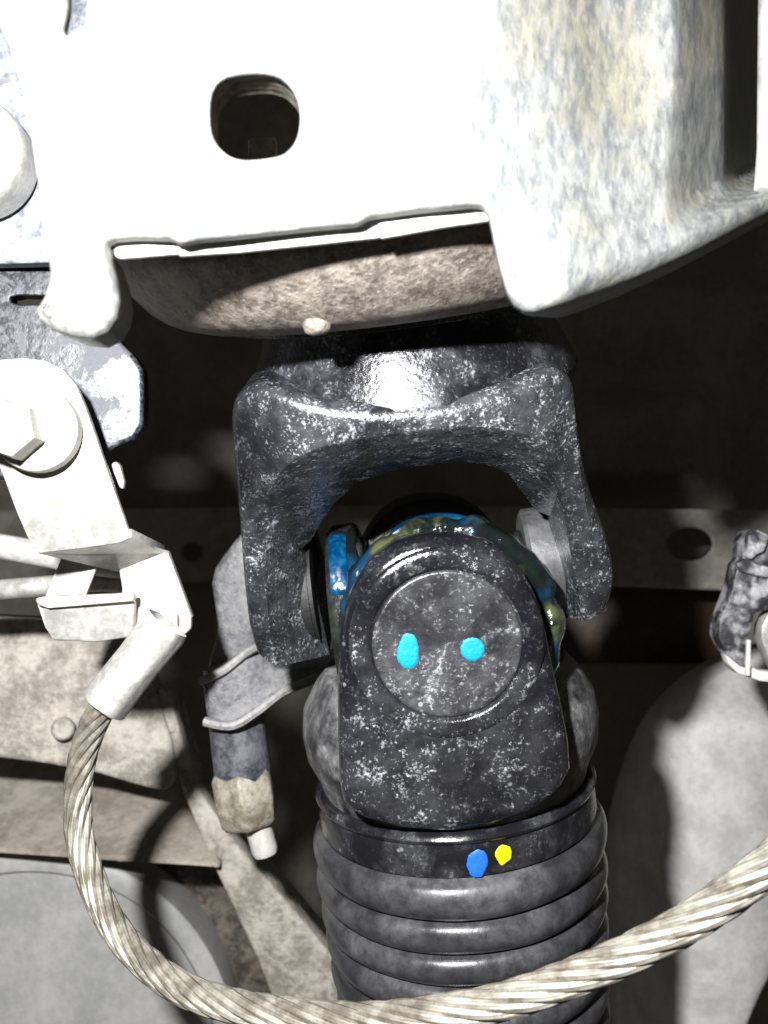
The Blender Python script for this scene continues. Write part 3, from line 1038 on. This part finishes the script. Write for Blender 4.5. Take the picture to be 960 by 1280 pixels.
finish('grease', lumpy_torus(J - EX * .0226, -EX, .0272, .0019, 0, 2 * math.pi, .5, 120, 12, 9.0), M['grease'], cr, 180)

# ================================================================== mounting stud behind the fork, left
ms = thing('mounting_stud', 'dirty bracket with sleeve, nut and stud behind the left fork arm', 'mount', P(310, 1075, .31))
prism('support_arm', chaikin([(312, 655), (285, 685), (262, 720), (268, 760), (272, 790), (258, 832), (262, 850), (300, 835), (330, 800), (345, 780), (345, 660)], 1), .325, .012, M['clip'], ms, bev=.003, seg=3)
prism('clip_band', [(252, 850, .302), (262, 842, .302), (300, 820, .303), (322, 806, .306), (334, 812, .308), (345, 838, .308), (380, 832, .312), (425, 812, .315), (425, 838, .315), (385, 850, .312), (350, 864, .307),
                    (322, 888, .302), (300, 902, .300), (276, 905, .300), (258, 900, .301)], .31, .014, M['clip'], ms, bev=.0022, seg=3)
finish('clip_rim', tube_bm([P(*q) for q in spline([(250, 852, .302), (280, 838, .300), (305, 818, .301), (330, 804, .304)], 16)], .0014, 8), M['clip_pale'], ms)
finish('clip_rim', tube_bm([P(*q) for q in spline([(256, 902, .300), (290, 907, .298), (320, 890, .300), (352, 866, .305), (390, 850, .310), (430, 834, .314)], 24)], .0016, 8), M['clip_pale'], ms)
sa = P(292, 870, .312)
sbv = P(306, 985, .312)
dv = sbv - sa
L0 = dv.length
finish('sleeve', lathe_bm([(-.01, .0088), (L0 * .8, .0094), (L0 * .92, .009), (L0, .0084)], sa, dv, 32), M['sleeve'], ms)
nsa = P(302, 968, .312)
nv = P(313, 1032, .312) - nsa
L1 = nv.length
bmn = lathe_bm([(-.002, .0098), (0, .0108), (L1 * .45, .0109), (L1 * .6, .0106), (L1 - .002, .0100), (L1, .0085), (L1, .001)], nsa, nv, 6, ref=Vector((.5, 1, .1)))
bevel_bm(bmn, .0008, 2)
finish('nut', bmn, M['stud'], ms, 30)
ssa = P(322, 1030, .312)
sv = P(333, 1070, .312) - ssa
finish('stud_tip', lathe_bm([(-.004, .0043), (sv.length * .8, .0044), (sv.length * .95, .0038), (sv.length, .0025), (sv.length, .0003)], ssa, sv, 24), M['stub'], ms)
# forked lever piece behind the shaft
prism('brace', chaikin([(395, 835), (425, 815), (432, 870), (415, 880), (402, 868)], 1), .322, .006, M['clip'], ms, bev=.001)

# ================================================================== wiring clip at the right
wc = thing('wiring_clip', 'dusty black plastic wiring clip at the frame edge', 'clip', P(930, 840, .33))
cd = .33
prism('clip_body', [(936, 664), (948, 662), (960, 668), (985, 690), (985, 760), (962, 762), (944, 766), (936, 800), (930, 828), (936, 836), (925, 832), (908, 818), (898, 796), (900, 775), (910, 752), (916, 735), (922, 706), (928, 700), (928, 680)], cd, .010, M['plastic'], wc, bev=.0012, seg=2)
prism('clip_tongue', [(920, 704), (932, 698), (965, 710), (985, 712), (985, 722), (955, 722), (925, 714)], cd - .003, .004, M['plastic'], wc, bev=.0008)
prism('clip_tongue', [(936, 668), (948, 664), (962, 674), (956, 690), (946, 694), (940, 700), (932, 696)], cd - .003, .004, M['plastic'], wc, bev=.0008)
prism('clip_foot', [(906, 814), (925, 828), (950, 838), (985, 842), (985, 856), (950, 852), (922, 842), (910, 830)], cd + .002, .006, M['shield'], wc, bev=.001)
prism('clip_pin', [(934, 800), (939, 800), (938, 845), (933, 845)], cd - .001, .002, M['shield'], wc, bev=.0003)
prism('cream_holder', chaikin([(962, 762), (990, 752), (1010, 830), (975, 850), (958, 820), (948, 790)], 1), cd + .004, .008, M['zinc'], wc, bev=.002)
